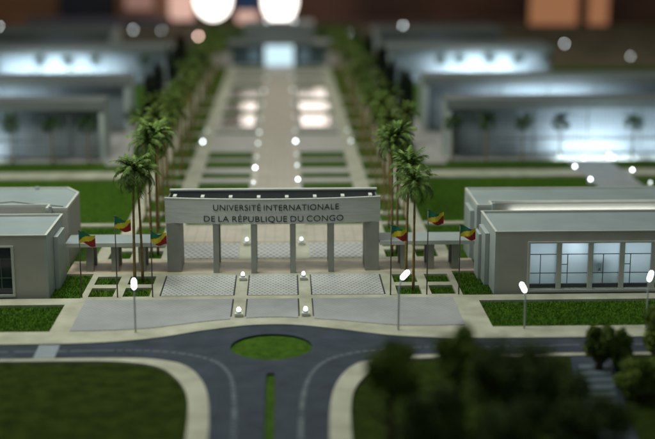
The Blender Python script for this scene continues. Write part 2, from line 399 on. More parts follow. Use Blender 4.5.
# --- flock fibres that can be seen in the sharp zone
def fibres(name, areas, dens, hgt):
    mb = MB()
    for x0, x1, y0, y1 in areas:
        for _ in range(int((x1 - x0) * (y1 - y0) * dens)):
            x = rnd.uniform(x0, x1); y = rnd.uniform(y0, y1); a = rnd.uniform(0, math.pi); w = 0.004; h = 0.8 * hgt * rnd.uniform(.4, 1.2)
            dx, dy = math.cos(a) * w, math.sin(a) * w; tx, ty = rnd.uniform(-.01, .01), rnd.uniform(-.01, .01)
            mb.add([(x - dx, y - dy, LZ), (x + dx, y + dy, LZ), (x + tx, y + ty, LZ + h)], [(0, 1, 2)])
    o = obj(name, mb.mesh(name, M['tuft'])); o['kind'] = 'stuff'
    o['label'] = 'short green flock grass filling the recessed beds around the gate'; o['category'] = 'grass'
beds = []
for sx in (-1, 1):
    for x0, x1 in ((1.17, 1.40), (1.49, 1.72)):
        for y0, y1 in ((-.88, -.58), (-.46, -.17), (.52, .84), (.98, 1.24)):
            beds.append((min(sx * x0, sx * x1) + .004, max(sx * x0, sx * x1) - .004, y0 + .004, y1 - .004))
beds += [(-2.6, -1.90, -1.91, -1.13), (1.91, 3.75, -1.89, -1.11), (-2.08, -1.79, -0.9, -0.06), (1.79, 2.08, -0.9, -0.06), (1.74, 2.2, 1.45, 2.03), (-2.2, -1.74, 1.45, 2.03)]
fibres('grass_fibres', beds, 9000, 0.026)
fibres('grass_fibres', [(-4.4, -1.74, 2.2, 4.9), (1.74, 4.26, 2.2, 4.9)], 3000, 0.028)

# ================================================================== THE GATE
def arc(x): return -0.105 * (1 - (x / 1.065) ** 2)
gate = empty('monumental_gate', (0, 0, 0), 'grey entrance gate with curved inscribed fascia carried on slim columns between two wide end piers', 'gate')
def fascia_mb(z0, z1, y_of, th, X=1.065, n=32):
    mb = MB(); vs = []; fs = []
    for i in range(n + 1):
        x = -X + 2 * X * i / n; y = y_of(x)
        vs += [(x, y, z0), (x, y + th, z0), (x, y + th, z1), (x, y, z1)]
    for i in range(n):
        a = i * 4; b = a + 4
        for k in range(4): fs.append((a + k, b + k, b + (k + 1) % 4, a + (k + 1) % 4))
    fs += [(0, 1, 2, 3), (n * 4 + 3, n * 4 + 2, n * 4 + 1, n * 4)]
    return mb.add(vs, fs)
build('fascia', fascia_mb(0.510, 0.752, arc, 0.022), M['brushed'], gate)
build('fascia_cap', fascia_mb(0.752, 0.762, lambda x: arc(x) - 0.003, 0.030, 1.068), M['trim'], gate)
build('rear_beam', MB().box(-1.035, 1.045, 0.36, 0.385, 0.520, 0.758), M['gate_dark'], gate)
build('rear_beam_cap', MB().box(-1.045, 1.055, 0.350, 0.395, 0.758, 0.772), M['trim'], gate)
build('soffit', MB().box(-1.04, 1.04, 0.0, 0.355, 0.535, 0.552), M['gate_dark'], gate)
for x in (-1.045, 1.033):
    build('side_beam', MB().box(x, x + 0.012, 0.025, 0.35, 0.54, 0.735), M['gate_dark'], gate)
for k in range(8):
    x = -0.968 + 0.2765 * k
    build('roof_rib', MB().box(x - 0.017, x + 0.017, arc(x) + 0.024, arc(x) + 0.13, 0.715, 0.775), M['trim'], gate)
for sx in (-1, 1):
    a, b = sorted((sx * 1.055, sx * 0.915))
    build('end_pier', MB().box(a, b, -0.015, 0.355, 0.006, 0.509), M['gate'], gate, bevel=0.003)
for x in (-0.565, -0.19, 0.195, 0.575):
    yy = arc(x)
    build('front_column', MB().box(x - 0.029, x + 0.029, yy + 0.004, yy + 0.05, 0.006, 0.509), M['gate'], gate, bevel=0.003)
    build('rear_column', MB().box(x - 0.024, x + 0.024, 0.362, 0.40, 0.006, 0.519), M['gate'], gate, bevel=0.003)
def letters(txt, xc, width, z, cap):
    cu = bpy.data.curves.new('inscription', 'FONT'); cu.body = txt; cu.size = 1.0; cu.extrude = 0.0
    cu.space_character = 1.04; cu.offset = -0.009
    t = bpy.data.objects.new('inscription', cu); C.objects.link(t)
    dg = bpy.context.evaluated_depsgraph_get()
    me = bpy.data.meshes.new_from_object(t.evaluated_get(dg)); bpy.data.objects.remove(t)
    bm = bmesh.new(); bm.from_mesh(me)
    bmesh.ops.subdivide_edges(bm, edges=[e for e in bm.edges if e.calc_length() > .25], cuts=2)
    r = bmesh.ops.extrude_face_region(bm, geom=bm.faces[:])
    bmesh.ops.translate(bm, verts=[v for v in r['geom'] if isinstance(v, bmesh.types.BMVert)], vec=(0, 0, 1))
    xs = [v.co.x for v in bm.verts]; x0, x1 = min(xs), max(xs)
    hcap = 0.73
    for v in bm.verts:
        x = xc + ((v.co.x - x0) / (x1 - x0) - 0.5) * width
        zz = z + v.co.y / hcap * cap
        v.co = (x, arc(x) - 0.0008 - 0.005 * v.co.z, zz)
    bmesh.ops.recalc_face_normals(bm, faces=bm.faces)
    bm.to_mesh(me); bm.free(); me.materials.clear(); me.materials.append(M['letter'])
    o = obj('inscription', me, gate); o['label'] = 'black raised lettering reading ' + txt
def line(txt, xc, width, z, cap):
    # words measured on the built-in font, then each word is its own piece of lettering
    def w_of(t):
        cu = bpy.data.curves.new('m', 'FONT'); cu.body = t; cu.size = 1; cu.space_character = 1.04
        o = bpy.data.objects.new('m', cu); C.objects.link(o); bpy.context.view_layer.update(); w = o.dimensions.x; bpy.data.objects.remove(o); return w
    words = txt.split(' '); ws = [w_of(w) for w in words]; gap = 0.36
    k = width / (sum(ws) + gap * (len(ws) - 1)); x = xc - width / 2
    for w, l in zip(words, ws):
        letters(w, x + l * k / 2, l * k, z, cap); x += (l + gap) * k
line('UNIVERSITÉ INTERNATIONALE', 0.032, 1.235, 0.647, 0.062)
line('DE LA RÉPUBLIQUE DU CONGO', 0.008, 1.375, 0.533, 0.062)

# ================================================================== CANOPIES
for sx, side in ((-1, 'left'), (1, 'right')):
    c = empty('covered_walkway', (sx * 1.5, 0.2, 0), 'flat grey walkway canopy on square posts joining the gate to the %s-hand building' % side, 'canopy', 'canopies beside the gate')
    def L(x0, x1): return sorted((sx * x0 - sx * 1.5, sx * x1 - sx * 1.5))
    a, b = L(1.062, 2.06)
    build('roof_slab', MB().box(a, b, -0.20, 0.17, 0.278, 0.305), M['canopy'], c, bevel=0.002)
    build('slab_edge', MB().box(a, b, -0.212, -0.203, 0.268, 0.309), M['trim'], c)
    for x in (1.31, 1.58, 1.83):
        a, b = L(x - 0.035, x + 0.035)
        build('post', MB().box(a, b, -0.17, -0.13, 0.006, 0.277), M['gate'], c, bevel=0.002)
        build('post', MB().box(a, b, 0.09, 0.13, 0.006, 0.277), M['gate'], c, bevel=0.002)

# ================================================================== NEAR BUILDINGS
def poly_block(mb_loops, z0, z1): pass
def near_building(sx, lit):
    side = 'right' if sx > 0 else 'left'
    t = empty('exhibition_building', (sx * 3.5, 0, 0), ('low taupe flat-roofed building with glowing frosted windows, right of the gate' if sx > 0 else 'low taupe flat-roofed building with dark windows and clipped rear corner, left of the gate'), 'building')
    X = lambda x: sx * x - sx * 3.5
    def pts(l):
        q = [(X(x), y) for x, y in l]
        return q if sx > 0 else list(reversed(q))
    def slab(nm, l, z0, z1, m, holes=()):
        o = plate(nm, [pts(l)] + [pts(h) for h in holes], z0, z1, m, t, False); return o
    def bx(nm, x0, x1, y0, y1, z0, z1, m, par=None, bev=0):
        a, b = sorted((X(x0), X(x1))); return build(nm, MB().box(a, b, y0, y1, z0, z1), m, par or t, bevel=bev)
    H = 0.588
    # front volume: walls with openings
    xe = 5.4
    wins = [(2.41 + 0.297 * k, 2.66 + 0.297 * k) for k in range(9)]
    zb, zt = 0.045, 0.47
    bx('side_wall', 2.08, 2.10, -0.85, 0.05, LZ, H, M['side'])
    bx('front_wall', 2.10, 2.395, -0.85, -0.83, LZ, H, M['wall'])
    bx('front_wall', 2.395, xe, -0.85, -0.83, zt + 0.012, H, M['wall'])
    bx('front_wall', 2.395, xe, -0.85, -0.83, LZ, zb - 0.012, M['wall'])
    for k in range(len(wins)):
        a = wins[k][1]; b = wins[k + 1][0] if k + 1 < len(wins) else xe
        bx('pier', a, b, -0.862, -0.822, zb - 0.012, zt + 0.012, M['trim'])
    bx('window_surround', 2.385, xe, -0.868, -0.851, zt + 0.013, zt + 0.028, M['trim'])
    bx('window_surround', 2.385, 2.409, -0.868, -0.851, zb - 0.011, zt + 0.013, M['trim'])
    bx('sill_ledge', 2.385, xe, -0.875, -0.851, zb - 0.034, zb - 0.012, M['trim'])
    for k, (a, b) in enumerate(wins):
        w = bx('window', a, b, -0.842, -0.836, zb - 0.006, zt + 0.006, M['frost'] if lit else M['dark_glass'])
        th = 0.0035
        a2, b2 = sorted((X(a), X(b))); build('lower_panel', MB().box(a2, b2, -0.8475, -0.8422, zb, 0.080), M['dark_glass'], w)
        for z in (0.372, 0.19, 0.085):
            a2, b2 = sorted((X(a), X(b))); build('glazing_bar', MB().box(a2, b2, -0.848, -0.8425, z - th, z + th), M['gate_dark'], w)
        xv = a + (0.06 if k % 2 else 0.10)
        z1v = 0.372 if k % 2 == 0 else 0.372
        a2, b2 = sorted((X(xv - th), X(xv + th))); build('glazing_bar', MB().box(a2, b2, -0.8485, -0.8430, 0.085, z1v), M['gate_dark'], w)
        if k % 2:
            a2, b2 = sorted((X(a), X(xv))); build('glazing_bar', MB().box(a2, b2, -0.848, -0.8425, 0.27, 0.277), M['gate_dark'], w)
    bx('back_wall', 2.10, xe, 0.03, 0.05, LZ, H, M['wall'])
    bx('room_partition', 2.10, xe, -0.45, -0.44, 0.0, H - 0.03, M['trim'])
    slab('roof', [(2.10, -0.83), (xe, -0.83), (xe, 0.03), (2.10, 0.03)], H - 0.03, H - 0.012, M['roof'])
    slab('roof_edge', [(2.075, -0.855), (xe, -0.855), (xe, 0.055), (2.075, 0.055)], H + 0.001, H + 0.010, M['trim'], [[(2.098, -0.838), (xe - 0.02, -0.838), (xe - 0.02, 0.035), (2.098, 0.035)]])
    bx('side_fin', 2.035, 2.079, -0.52, -0.12, LZ, 0.50, M['side'], bev=0.003)
    if lit: bx('side_fin', 2.005, 2.034, -0.30, -0.06, LZ, 0.44, M['side'], bev=0.003)
    # rear volume
    plan = [(2.08, 0.33), (2.30, 0.33), (2.30, 0.50), (xe, 0.50), (xe, 1.40), (2.24, 1.40), (2.08, 1.12)] if sx < 0 else [(2.08, 0.33), (2.25, 0.33), (2.25, 0.52), (xe, 0.52), (xe, 1.22), (2.08, 1.22)]
    slab('rear_volume', plan, LZ, H - 0.02, M['wall'] if sx < 0 else M['side'])
    cx_ = 3.6; cy_ = 0.85
    inner = []
    ins = 0.022
    for i, p in enumerate(plan):
        p0 = Vector(plan[i - 1]); p1 = Vector(p); p2 = Vector(plan[(i + 1) % len(plan)])
        d1 = (p1 - p0).normalized(); d2 = (p2 - p1).normalized()
        n = (Vector((-d1.y, d1.x)) + Vector((-d2.y, d2.x))); n = n / max(0.5, n.dot(Vector((-d1.y, d1.x))))
        inner.append(tuple(p1 + n * ins))
    slab('rear_roof', inner, H - 0.019, H - 0.010, M['roof'])
    slab('roof_edge', plan, H - 0.0195, H + 0.008, M['trim'], [inner])
    bx('clerestory', 2.262, xe, 0.508, 0.519, H - 0.16, H - 0.021, M['steel'])
    bx('roof_upstand', 2.232, 2.262, 0.30, 0.329, LZ, H + 0.03, M['side'], bev=0.003)
    bx('link_roof', 2.262, xe, 0.056, 0.500, 0.36, 0.38, M['roof'])
    if lit: bx('side_fin', 2.035, 2.079, 0.50, 0.90, LZ, 0.50, M['side'], bev=0.003)
    if sx < 0:
        build('roof_cable', MB().tube([(X(2.9), 0.62, H - 0.006), (X(2.7), 0.70, H - 0.004), (X(2.5), 0.60, H - 0.006), (X(2.14), 0.45, H - 0.004)], [0.004] * 4, 5), M['slot'], t)
        bx('roof_vent', 2.55, 2.59, 1.33, 1.36, H - 0.01, H + 0.025, M['side'])
    if lit:
        for x, y, e in ((2.50, -0.58, 0.09), (2.83, -0.72, 0.10), (3.20, -0.66, 0.11), (3.50, -0.62, 0.07), (4.2, -0.62, 0.3), (4.9, -0.62, 0.25)):
            d = bpy.data.lights.new('room_lamp', 'POINT'); d.energy = e * 15; d.shadow_soft_size = 0.05; d.color = (0.80, 0.91, 1.0)
            o = bpy.data.objects.new('room_lamp', d); C.objects.link(o); o.location = (X(x), y, 0.44); o.parent = t
        d = bpy.data.lights.new('roof_lamp', 'AREA'); d.shape = 'RECTANGLE'; d.size = 1.6; d.size_y = 0.06; d.energy = 1.6; d.color = (0.95, 1, 0.95)
        o = bpy.data.objects.new('roof_lamp', d); C.objects.link(o); o.location = (X(3.3), 0.25, 0.42); o.rotation_euler = (R(125), 0, 0); o.parent = t
    return t
near_building(-1, False)
near_building(1, True)

# ================================================================== LECTURE BLOCKS FURTHER BACK
def uplight(x, y, z, e, col=(0.70, 0.88, 1.0), par=None, r=0.03):
    d = bpy.data.lights.new('wall_lamp', 'POINT'); d.energy = e; d.shadow_soft_size = r; d.color = col
    o = bpy.data.objects.new('wall_lamp', d); C.objects.link(o); o.location = (x, y, z)
    if par: o.parent = par; o.location = Vector((x, y, z)) - par.location
def lecture_block(sx, y, x0, x1, depth, label, lamps, h=0.90, lw=1.1, tilt=108):
    t = empty('lecture_block', (sx * (x0 + x1) / 2, y, 0), label, 'building', 'long flat-roofed blocks beside the mall')
    cx = (x0 + x1) / 2
    def bx(nm, a, b, c, d, e, f, m, bev=0):
        p, q = sorted((sx * (a - cx), sx * (b - cx))); return build(nm, MB().box(p, q, c, d, e, f), m, t, bevel=bev)
    bx('roof', x0 - 0.02, x1, -0.20, depth, h - 0.045, h, M['bulk_roof'], 0.004)
    bx('roof_fascia', x0 - 0.03, x1, -0.23, -0.201, h - 0.13, h + 0.012, M['bulk_roof'], 0.004)
    bx('end_wall', x0 - 0.02, x0 + 0.06, -0.19, depth - 0.02, LZ, h - 0.046, M['side'])
    bx('facade', x0 + 0.06, x1, 0.05, 0.10, LZ, h - 0.046, M['bulk_wall'])
    bx('back_wall', x0 + 0.06, x1, depth - 0.08, depth - 0.03, LZ, h - 0.046, M['bulk_roof'])
    bx('balcony_rail', x0 + 0.06, x1, -0.155, -0.145, 0.16, 0.175, M['gate_dark'])
    bx('plinth', x0 + 0.06, x1, -0.19, 0.05, LZ, 0.035, M['bulk_roof'])
    for k in range(int((x1 - x0) / 0.8)):
        xx = x0 + 0.5 + k * 0.8
        bx('facade_post', xx - 0.012, xx + 0.012, -0.16, -0.14, 0.035, h - 0.13, M['gate_dark'])
    for (lx, e) in lamps:
        d = bpy.data.lights.new('wall_lamp', 'AREA'); d.shape = 'RECTANGLE'; d.size = lw; d.size_y = 0.06; d.energy = e * 1.5; d.color = (0.72, 0.89, 1.0)
        o = bpy.data.objects.new('wall_lamp', d); C.objects.link(o); o.parent = t; o.location = (sx * (lx - cx), -0.42, 0.06); o.rotation_euler = (R(tilt), 0, 0)
        build('floor_lamp', MB().ball((sx * (lx - cx), -0.43, 0.03), 0.013), M['led'], t, smooth=True)
    return t
lecture_block(1, 6.6, 2.55, 8.5, 0.42, 'nearest long flat-roofed block on the right, its mesh front lit by floor lamps behind palms', [(4.55, 9.5), (5.0, 9.5), (6.0, 6.0)], 0.87, 0.8, 122)
lecture_block(-1, 6.6, 2.55, 8.5, 0.42, 'nearest long flat-roofed block on the left, mostly dark with a dim blue glow', [(4.7, 9.0)], 0.87)
lecture_block(1, 9.3, 2.50, 8.8, 0.6, 'second long block on the right, showing a lit strip of wall above the nearer roof', [(4.2, 22), (4.9, 24)], tilt=138)
lecture_block(-1, 9.3, 2.50, 8.8, 0.6, 'second long block on the left, showing a lit strip of wall above the nearer roof', [(4.6, 12), (5.6, 24)], tilt=138)
lecture_block(1, 16.2, 2.45, 6.1, 1.4, 'third long block on the right, brightly lit front with four dark palms before it', [(4.3, 34.0), (4.8, 34.0)], 0.77, 1.6, 108)
lecture_block(-1, 16.2, 2.45, 9.0, 1.4, 'third long block on the left, brightly lit front with five dark palms before it', [(4.5, 30.0), (5.3, 34.0)], 0.77, 1.8, 108)
lecture_block(1, 23.5, 2.7, 6.2, 1.6, 'unlit grey block at the far right of the model board', [(4.4, 0.5)], 0.62)
lecture_block(-1, 23.5, 4.6, 11.0, 1.6, 'unlit grey block at the far left of the model board', [(6.0, 0.5)], 0.62)

# central building closing the mall
t = empty('assembly_hall', (0, 19.7, 0), 'wide flat hall closing the far end of the mall, bright entrance between dark glass wings', 'building')
build('wing', MB().box(-1.18, -0.36, 0, 0.9, LZ, 0.50), surf('wing_glass', (0.05, 0.085, 0.095), 0.3, 0.2, 3), t)
build('wing', MB().box(0.36, 1.18, 0, 0.9, LZ, 0.50), surf('wing_glass_b', (0.05, 0.085, 0.095), 0.3, 0.2, 3), t)
build('entrance', MB().box(-0.35, 0.35, 0.02, 0.9, LZ, 0.50), emit('entrance_glow', (0.62, 0.86, 0.95), 1.15), t)
build('roof', MB().box(-1.30, 1.30, -0.12, 1.0, 0.503, 0.56), M['bulk_roof'], t)
build('upper_storey', MB().box(-0.9, 0.9, 1.2, 2.6, LZ, 0.95), M['bulk_roof'], t)
for x in (-0.62, 0.62):
    build('lit_window', MB().box(x - 0.12, x + 0.12, -0.012, -0.002, 0.08, 0.40), emit('dim_window', (0.4, 0.6, 0.68), 0.22), t)

# ================================================================== LAMPS
base_me = recalc(MB().box(-0.034, 0.034, -0.034, 0.034, 0.0, 0.026).mesh('lamp_base', M['trim']))
stem_me = recalc(MB().tube([(0, 0, 0.026), (0, 0, 0.045)], [0.02, 0.02], 10).mesh('collar', M['trim']))
dome_me = MB().ball((0, 0, 0.056), 0.017, 12, 8, 1.3).mesh('glowing_dome', M['led'])
dome2 = MB().ball((0, 0, 0.056), 0.017, 12, 8, 1.3).mesh('glowing_dome_soft', M['led_soft'])
dome4 = MB().ball((0, 0, 0.056), 0.017, 12, 8, 1.3).mesh('glowing_dome_strong', M['led_far'])
dome3 = MB().ball((0, 0, 0.056), 0.017, 12, 8, 1.3).mesh('glowing_dome_faint', M['led_faint'])
for me in (dome_me, dome2, dome3, dome4):
    for p in me.polygons: p.use_smooth = True
ORD = ['first', 'second', 'third', 'fourth', 'fifth', 'sixth', 'seventh', 'eighth', 'ninth', 'tenth', 'eleventh', 'twelfth', 'thirteenth', 'fourteenth', 'fifteenth', 'sixteenth', 'seventeenth', 'eighteenth', 'nineteenth', 'twentieth', 'twenty-first', 'twenty-second']
def ground_lamp(x, y, b, label, group, z=0.008):
    t = empty('ground_lamp', (x, y, z), label, 'lamp', group)
    obj('lamp_base', base_me, t); obj('collar', stem_me, t)
    obj('glowing_dome', (dome3, dome2, dome_me, dome4)[b], t)
ys_m = [-1.53, -0.34, 1.08, 2.4, 3.4, 4.45, 5.5, 6.4, 7.6, 8.7, 10.3, 12.2, 14.2, 16.5]
br_m = [2, 2, 1, 1, 1, 2, 1, 0, 2, 0, 0, 0, 1, 0]
for sx, side in ((-1, 'left'), (1, 'right')):
    for i, (y, b) in enumerate(zip(ys_m, br_m)):
        if sx < 0 and i in (5, 8, 9): b = 1
        if sx < 0 and i == 6: b = 2
        ground_lamp(sx * 0.295, y + (0 if sx > 0 else -0.18 if i > 4 else 0), b, 'glowing ground lamp, %s from the road on the %s edge of the central walk' % (ORD[i], side), 'ground lamps along the central walk', 0.013)
def zone(m): return 0 if m[1] > 15 else 1 if abs(m[0]) < 1.5 else 2 if abs(m[0]) < 2.6 else 3
misc = [(1.17, 8.74, 0), (1.17, 7.62, 1), (-1.17, 7.62, 2), (-1.17, 8.74, 0), (2.45, 13.49, 0), (2.51, 12.14, 1), (-2.2, 12.2, 1), (-2.1, 13.3, 0), (-1.79, 11.3, 0),
        (4.22, 6.35, 1), (4.22, 5.30, 2), (4.96, 6.3, 1), (4.96, 5.0, 2), (4.22, 4.35, 2), (4.96, 4.1, 1),
        (-4.86, 30.5, 3), (-3.9, 30.2, 2), (8.3, 24.9, 3), (9.2, 21.0, 2), (2.2, 29, 2), (1.1, 31, 0), (7.6, 31, 0), (-3.2, 31, 0), (-0.3, 30.5, 0), (0.35, 30.5, 0)][:-4]
for i, (x, y, b) in enumerate(misc):
    near = 'beside the paved avenue path' if abs(x) < 1.5 else ('behind the avenue palms' if abs(x) < 2.6 and y < 15 else ('along the side path to the lit block' if x > 4 and y < 7 else 'on the dry ground at the far edge'))
    s = 'left' if x < 0 else 'right'
    side_rank = sorted([m for m in misc if (m[0] < 0) == (x < 0) and zone(m) == zone((x, y, b))], key=lambda m: (m[1], abs(m[0]))).index((x, y, b))
    ground_lamp(x, y, b, 'lamp %s, %s side, %s nearest' % (near, s, ORD[side_rank]), 'scattered ground lamps', 0.008)

pk = emit('pink_reflection', (1.0, 0.66, 0.55), 26)  # glowing dome added in place of a low pink reflection
t = empty('ground_lamp', (-2.55, 28.0, 0), 'pinkish glow added for a low reflection beyond the far end of the left palm row', 'lamp')
obj('lamp_base', base_me, t); build('glowing_dome', MB().ball((0, 0, 0.05), 0.03), pk, t, smooth=True)
for x, y, z, b, lb in ((-7.75, 23.6, 0.64, 3, 'glowing lamp on the roof of the far left block, nearer its middle'), (-8.4, 23.6, 0.64, 3, 'glowing lamp on the roof of the far left block, at the photo border'),
        (3.45, 23.6, 0.64, 3, 'glowing lamp on the roof of the far right block'), (-0.3, 21.0, 0.96, 2, 'left glowing lamp on the upper roof of the hall closing the mall'), (0.38, 21.0, 0.96, 2, 'right glowing lamp on the upper roof of the hall closing the mall')):
    ground_lamp(x, y, b, lb, 'roof lamps', z)

def street_lamp(x, y, h, lean, label):
    t = empty('street_lamp', (x, y, 0.008), label, 'street lamp', 'street lamps along the kerb')
    top = (lean, 0, h)
    build('lamp_post', MB().tube([(0, 0, 0), (0, 0, h * 0.75), (lean * 0.25, 0, h * 0.9), (lean * 0.6, 0, h * 0.96)], [0.008, 0.007, 0.006, 0.006], 8), M['pole'], t, smooth=True)
    d = Vector((lean, 0, h * 0.16)).normalized() if abs(lean) > 0.01 else Vector((0, 0, 1))
    c = Vector((lean * 0.7, 0, h * 0.99))
    build('lamp_head', MB().tube([c - d * 0.045, c - d * 0.03, c + d * 0.03, c + d * 0.045], [0.009, 0.019, 0.019, 0.009], 12), M['lamp_head'], t, smooth=True)
street_lamp(-1.155, -1.96, 0.43, 0.0, 'upright glowing street lamp by the kerb near the left-hand flagpoles')
street_lamp(1.08, -1.97, 0.49, 0.07, 'glowing street lamp leaning right by the kerb near the right-hand flagpoles')
street_lamp(2.16, -1.97, 0.37, -0.03, 'glowing street lamp at the kerb before the first lit window')
street_lamp(3.21, -1.97, 0.46, 0.02, 'glowing street lamp at the kerb by the right border of the photo')

# ================================================================== FLAGS
def flag(x, h, label, ph):
    t = empty('flagpole', (x, -0.90, 0.008), label, 'flag', 'flags in front of the canopies')
    build('pole', MB().tube([(0, 0, 0), (0, 0, h + 0.01)], [0.0065, 0.005], 8), M['flagpole'], t, smooth=True)
    build('finial', MB().ball((0, 0, h + 0.012), 0.008, 8, 5), M['flagpole'], t, smooth=True)
    Wd, Hd = 0.145, 0.108; nx, nz = 22, 16
    def pt(u, v, dy=0):
        sag = -0.02 * u + 0.014 * math.sin(u * 5.2 + ph)
        y = 0.020 * math.sin(u * 7 + ph) * u - 0.01 + dy
        return (-0.02 + 0.02 + u * Wd, y, h - Hd + v * Hd + sag)
    mb = MB(); vs = []; 
    for side in (0, 1):
        for j in range(nz + 1):
            for i in range(nx + 1): vs.append(pt(i / nx, j / nz, 0.0 if side == 0 else 0.003))
    mb.v = vs
    off = (nx + 1) * (nz + 1)
    for side in (0, 1):
        for j in range(nz):
            for i in range(nx):
                a = side * off + j * (nx + 1) + i
                u = (i + .5) / nx; v = (j + .5) / nz
                # yellow band runs from lower hoist to upper fly
                dline = v - u
                mi = 1 if abs(dline) < 0.23 else (0 if dline > 0 else 2)
                mb.f.append((a, a + 1, a + nx + 2, a + nx + 1)); mb.mi.append(mi)
    me = mb.mesh('banner', [M['green'], M['yellow'], M['red']])
    o = obj('banner', me, t, smooth=True)
    o['label'] = 'green, yellow and red diagonal banner'
for i, (x, h, ph, lb) in enumerate(((-1.77, 0.625, 0.2, 'green yellow red flag nearest the left building'), (-1.44, 0.76, 1.2, 'taller green yellow red flag, middle of the left trio'), (-1.115, 0.625, 2.1, 'green yellow red flag nearest the gate on its left'),
        (1.10, 0.655, 0.5, 'green yellow red flag nearest the gate on its right'), (1.44, 0.80, 1.6, 'tallest green yellow red flag, middle of the right trio'), (1.74, 0.655, 0.9, 'green yellow red flag nearest the right building'))):
    flag(x, h, lb, ph)

# ================================================================== PALMS
def frond_mb(rr, length=0.24, n=9, droop=1.0, wl=0.055, up=0.8):
    """one feather frond starting at the origin and growing along +X"""
    mb = MB(); pts = []
    ang = up; x = z = 0
    for i in range(n + 1):
        pts.append(Vector((x, 0, z))); st = length / n
        x += math.cos(ang) * st; z += math.sin(ang) * st; ang -= droop * 2.0 / n * (0.6 + 0.8 * i / n)
    for i in range(n):
        p, q = pts[i], pts[i + 1]; w = 0.0022 * (1 - i / n) + 0.0008
        mb.add([(p.x, -w, p.z), (p.x, w, p.z), (q.x, w, q.z), (q.x, -w, q.z)], [(0, 1, 2, 3)])
    m = n * 3
    for i in range(2, m):
        f = i / m; k = f * n; a = pts[int(k)]; b = pts[min(n, int(k) + 1)]; p = a.lerp(b, k - int(k)); d = (b - a).normalized() if (b - a).length > 0 else Vector((1, 0, 0))
        ll = wl * math.sin(math.pi * (0.12 + 0.86 * f)) ** 0.6 * rr.uniform(.8, 1.15)
        for s in (-1, 1):
            tip = p + d * ll * 0.75 + Vector((0, s * ll * 0.75, -ll * rr.uniform(.25, .6)))
            wdt = d * 0.0048
            mb.add([p - wdt, p + wdt, tip], [(0, 1, 2)])
    return mb
def trunk_mb(h, bend, r0=0.0145, r1=0.009):
    n = 10; pts = [(bend * (i / n) ** 2, 0, h * i / n) for i in range(n + 1)]
    rads = []
    for i in range(n + 1): rads.append(r0 + (r1 - r0) * i / n + (0.002 if i % 2 else 0))
    return MB().tube(pts, rads, 8)
r2 = random.Random(3)
frond_meshes = [frond_mb(r2, 0.20 + 0.05 * k / 5, 8, 0.55 + 0.2 * k, 0.060, 1.2 - 0.27 * k).mesh('frond', M['frond']) for k in range(6)]
def crown_mesh(seed, nfr, mat, sc=1.0):
    rr = random.Random(seed); mb = MB()
    for i in range(nfr):
        k = rr.randrange(6); f = frond_mb(rr, (0.19 + 0.05 * k / 5) * sc, 6, 0.55 + 0.2 * k, 0.060 * sc, 1.2 - 0.27 * k)
        a = i * 2.399 + rr.uniform(-.2, .2); ca, sa = math.cos(a), math.sin(a)
        mb.add([(v[0] * ca - v[1] * sa, v[0] * sa + v[1] * ca, v[2]) for v in f.v], f.f)
    return mb.mesh('crown', mat)
T_H = 1.02
trunks = [recalc(trunk_mb(T_H, b).mesh('trunk', M['trunk'])) for b in (0.0, 0.03, -0.025)]
trunk_thick = [recalc(trunk_mb(T_H, b, 0.026, 0.02).mesh('trunk', M['trunk'])) for b in (0.0, 0.03)]
for me in trunks: 
    for p in me.polygons: p.use_smooth = True
def palm_near(x, y, h, label, seed, group):
    rr = random.Random(seed)
    t = empty('palm_tree', (x, y, LZ), label, 'palm tree', group, rr.uniform(0, 6.28))
    s = h / T_H
    tr = obj('trunk', trunks[seed % 3], t); tr.scale = (1, 1, s)
    bend = (0.0, 0.03, -0.025)[seed % 3]
    for i in range(34):
        k = min(5, int(i / 5.7)); f = obj('frond', frond_meshes[k], t, (bend, 0, h - 0.004 * k), (rr.uniform(-.35, .35), rr.uniform(-.15, .15), i * 2.399 + rr.uniform(-.3, .3)))
        sc = rr.uniform(.85, 1.15) * 1.12; f.scale = (sc, sc, sc)
av = 'palms of the avenue beside the mall'
near = [(-1.34, -0.36, 1.13, 'front palm left of the gate, planted in a square lawn bed by the flags'), (-1.27, -0.30, 1.09, 'palm almost touching the front palm on the left of the gate'),
        (-1.28, 0.66, 1.24, 'taller palm rising just behind the left canopy'), (-1.22, 0.74, 1.28, 'tallest of the palms behind the left canopy, closest to the gate'),
        (1.30, -0.30, 1.14, 'front palm right of the gate, standing between two flagpoles'), (1.335, -0.68, 1.05, 'palm nearest the road on the right of the gate'),
        (1.24, 0.62, 1.22, 'palm rising just behind the right canopy, next to the gate'), (1.30, 0.72, 1.28, 'tall palm behind the right canopy, second from the gate')]
for i, (x, y, h, lb) in enumerate(near): palm_near(x, y, h, lb, i + 1, 'palms around the gate')
crowns = [crown_mesh(20 + k, 28, M['frond_far'], 0.98) for k in range(4)]
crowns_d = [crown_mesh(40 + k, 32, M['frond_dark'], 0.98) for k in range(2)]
def palm_far(x, y, h, label, group, seed, dark=False, thick=False):
    rr = random.Random(seed)
    t = empty('palm_tree', (x, y, LZ), label, 'palm tree', group, rr.uniform(0, 6.28))
    tr = obj('trunk', trunks[0], t); tr.scale = (0.9, 0.9, h / T_H)
    c = obj('crown', (crowns_d[seed % 2] if dark else crowns[seed % 4]), t, (0, 0, h - 0.02)); c.rotation_euler = (rr.uniform(-.15, .15), rr.uniform(-.15, .15), 0)
for sx, side in ((-1, 'left'), (1, 'right')):
    for rowi, (xr, rn) in enumerate(((1.32, 'inner'), (1.50, 'outer'))):
        y = 1.9 + rowi * 0.35
        for i in range(20):
            palm_far(sx * (xr + rnd.uniform(-.03, .03)), y + rnd.uniform(-.08, .08), rnd.uniform(0.98, 1.32) * (1 - 0.010 * i), 'avenue palm, %s from the gate in the %s row %s of the mall' % (ORD[i], rn, side), av, i * 7 + rowi * 3 + (5 if sx > 0 else 0))
            y += 0.72 + 0.018 * i
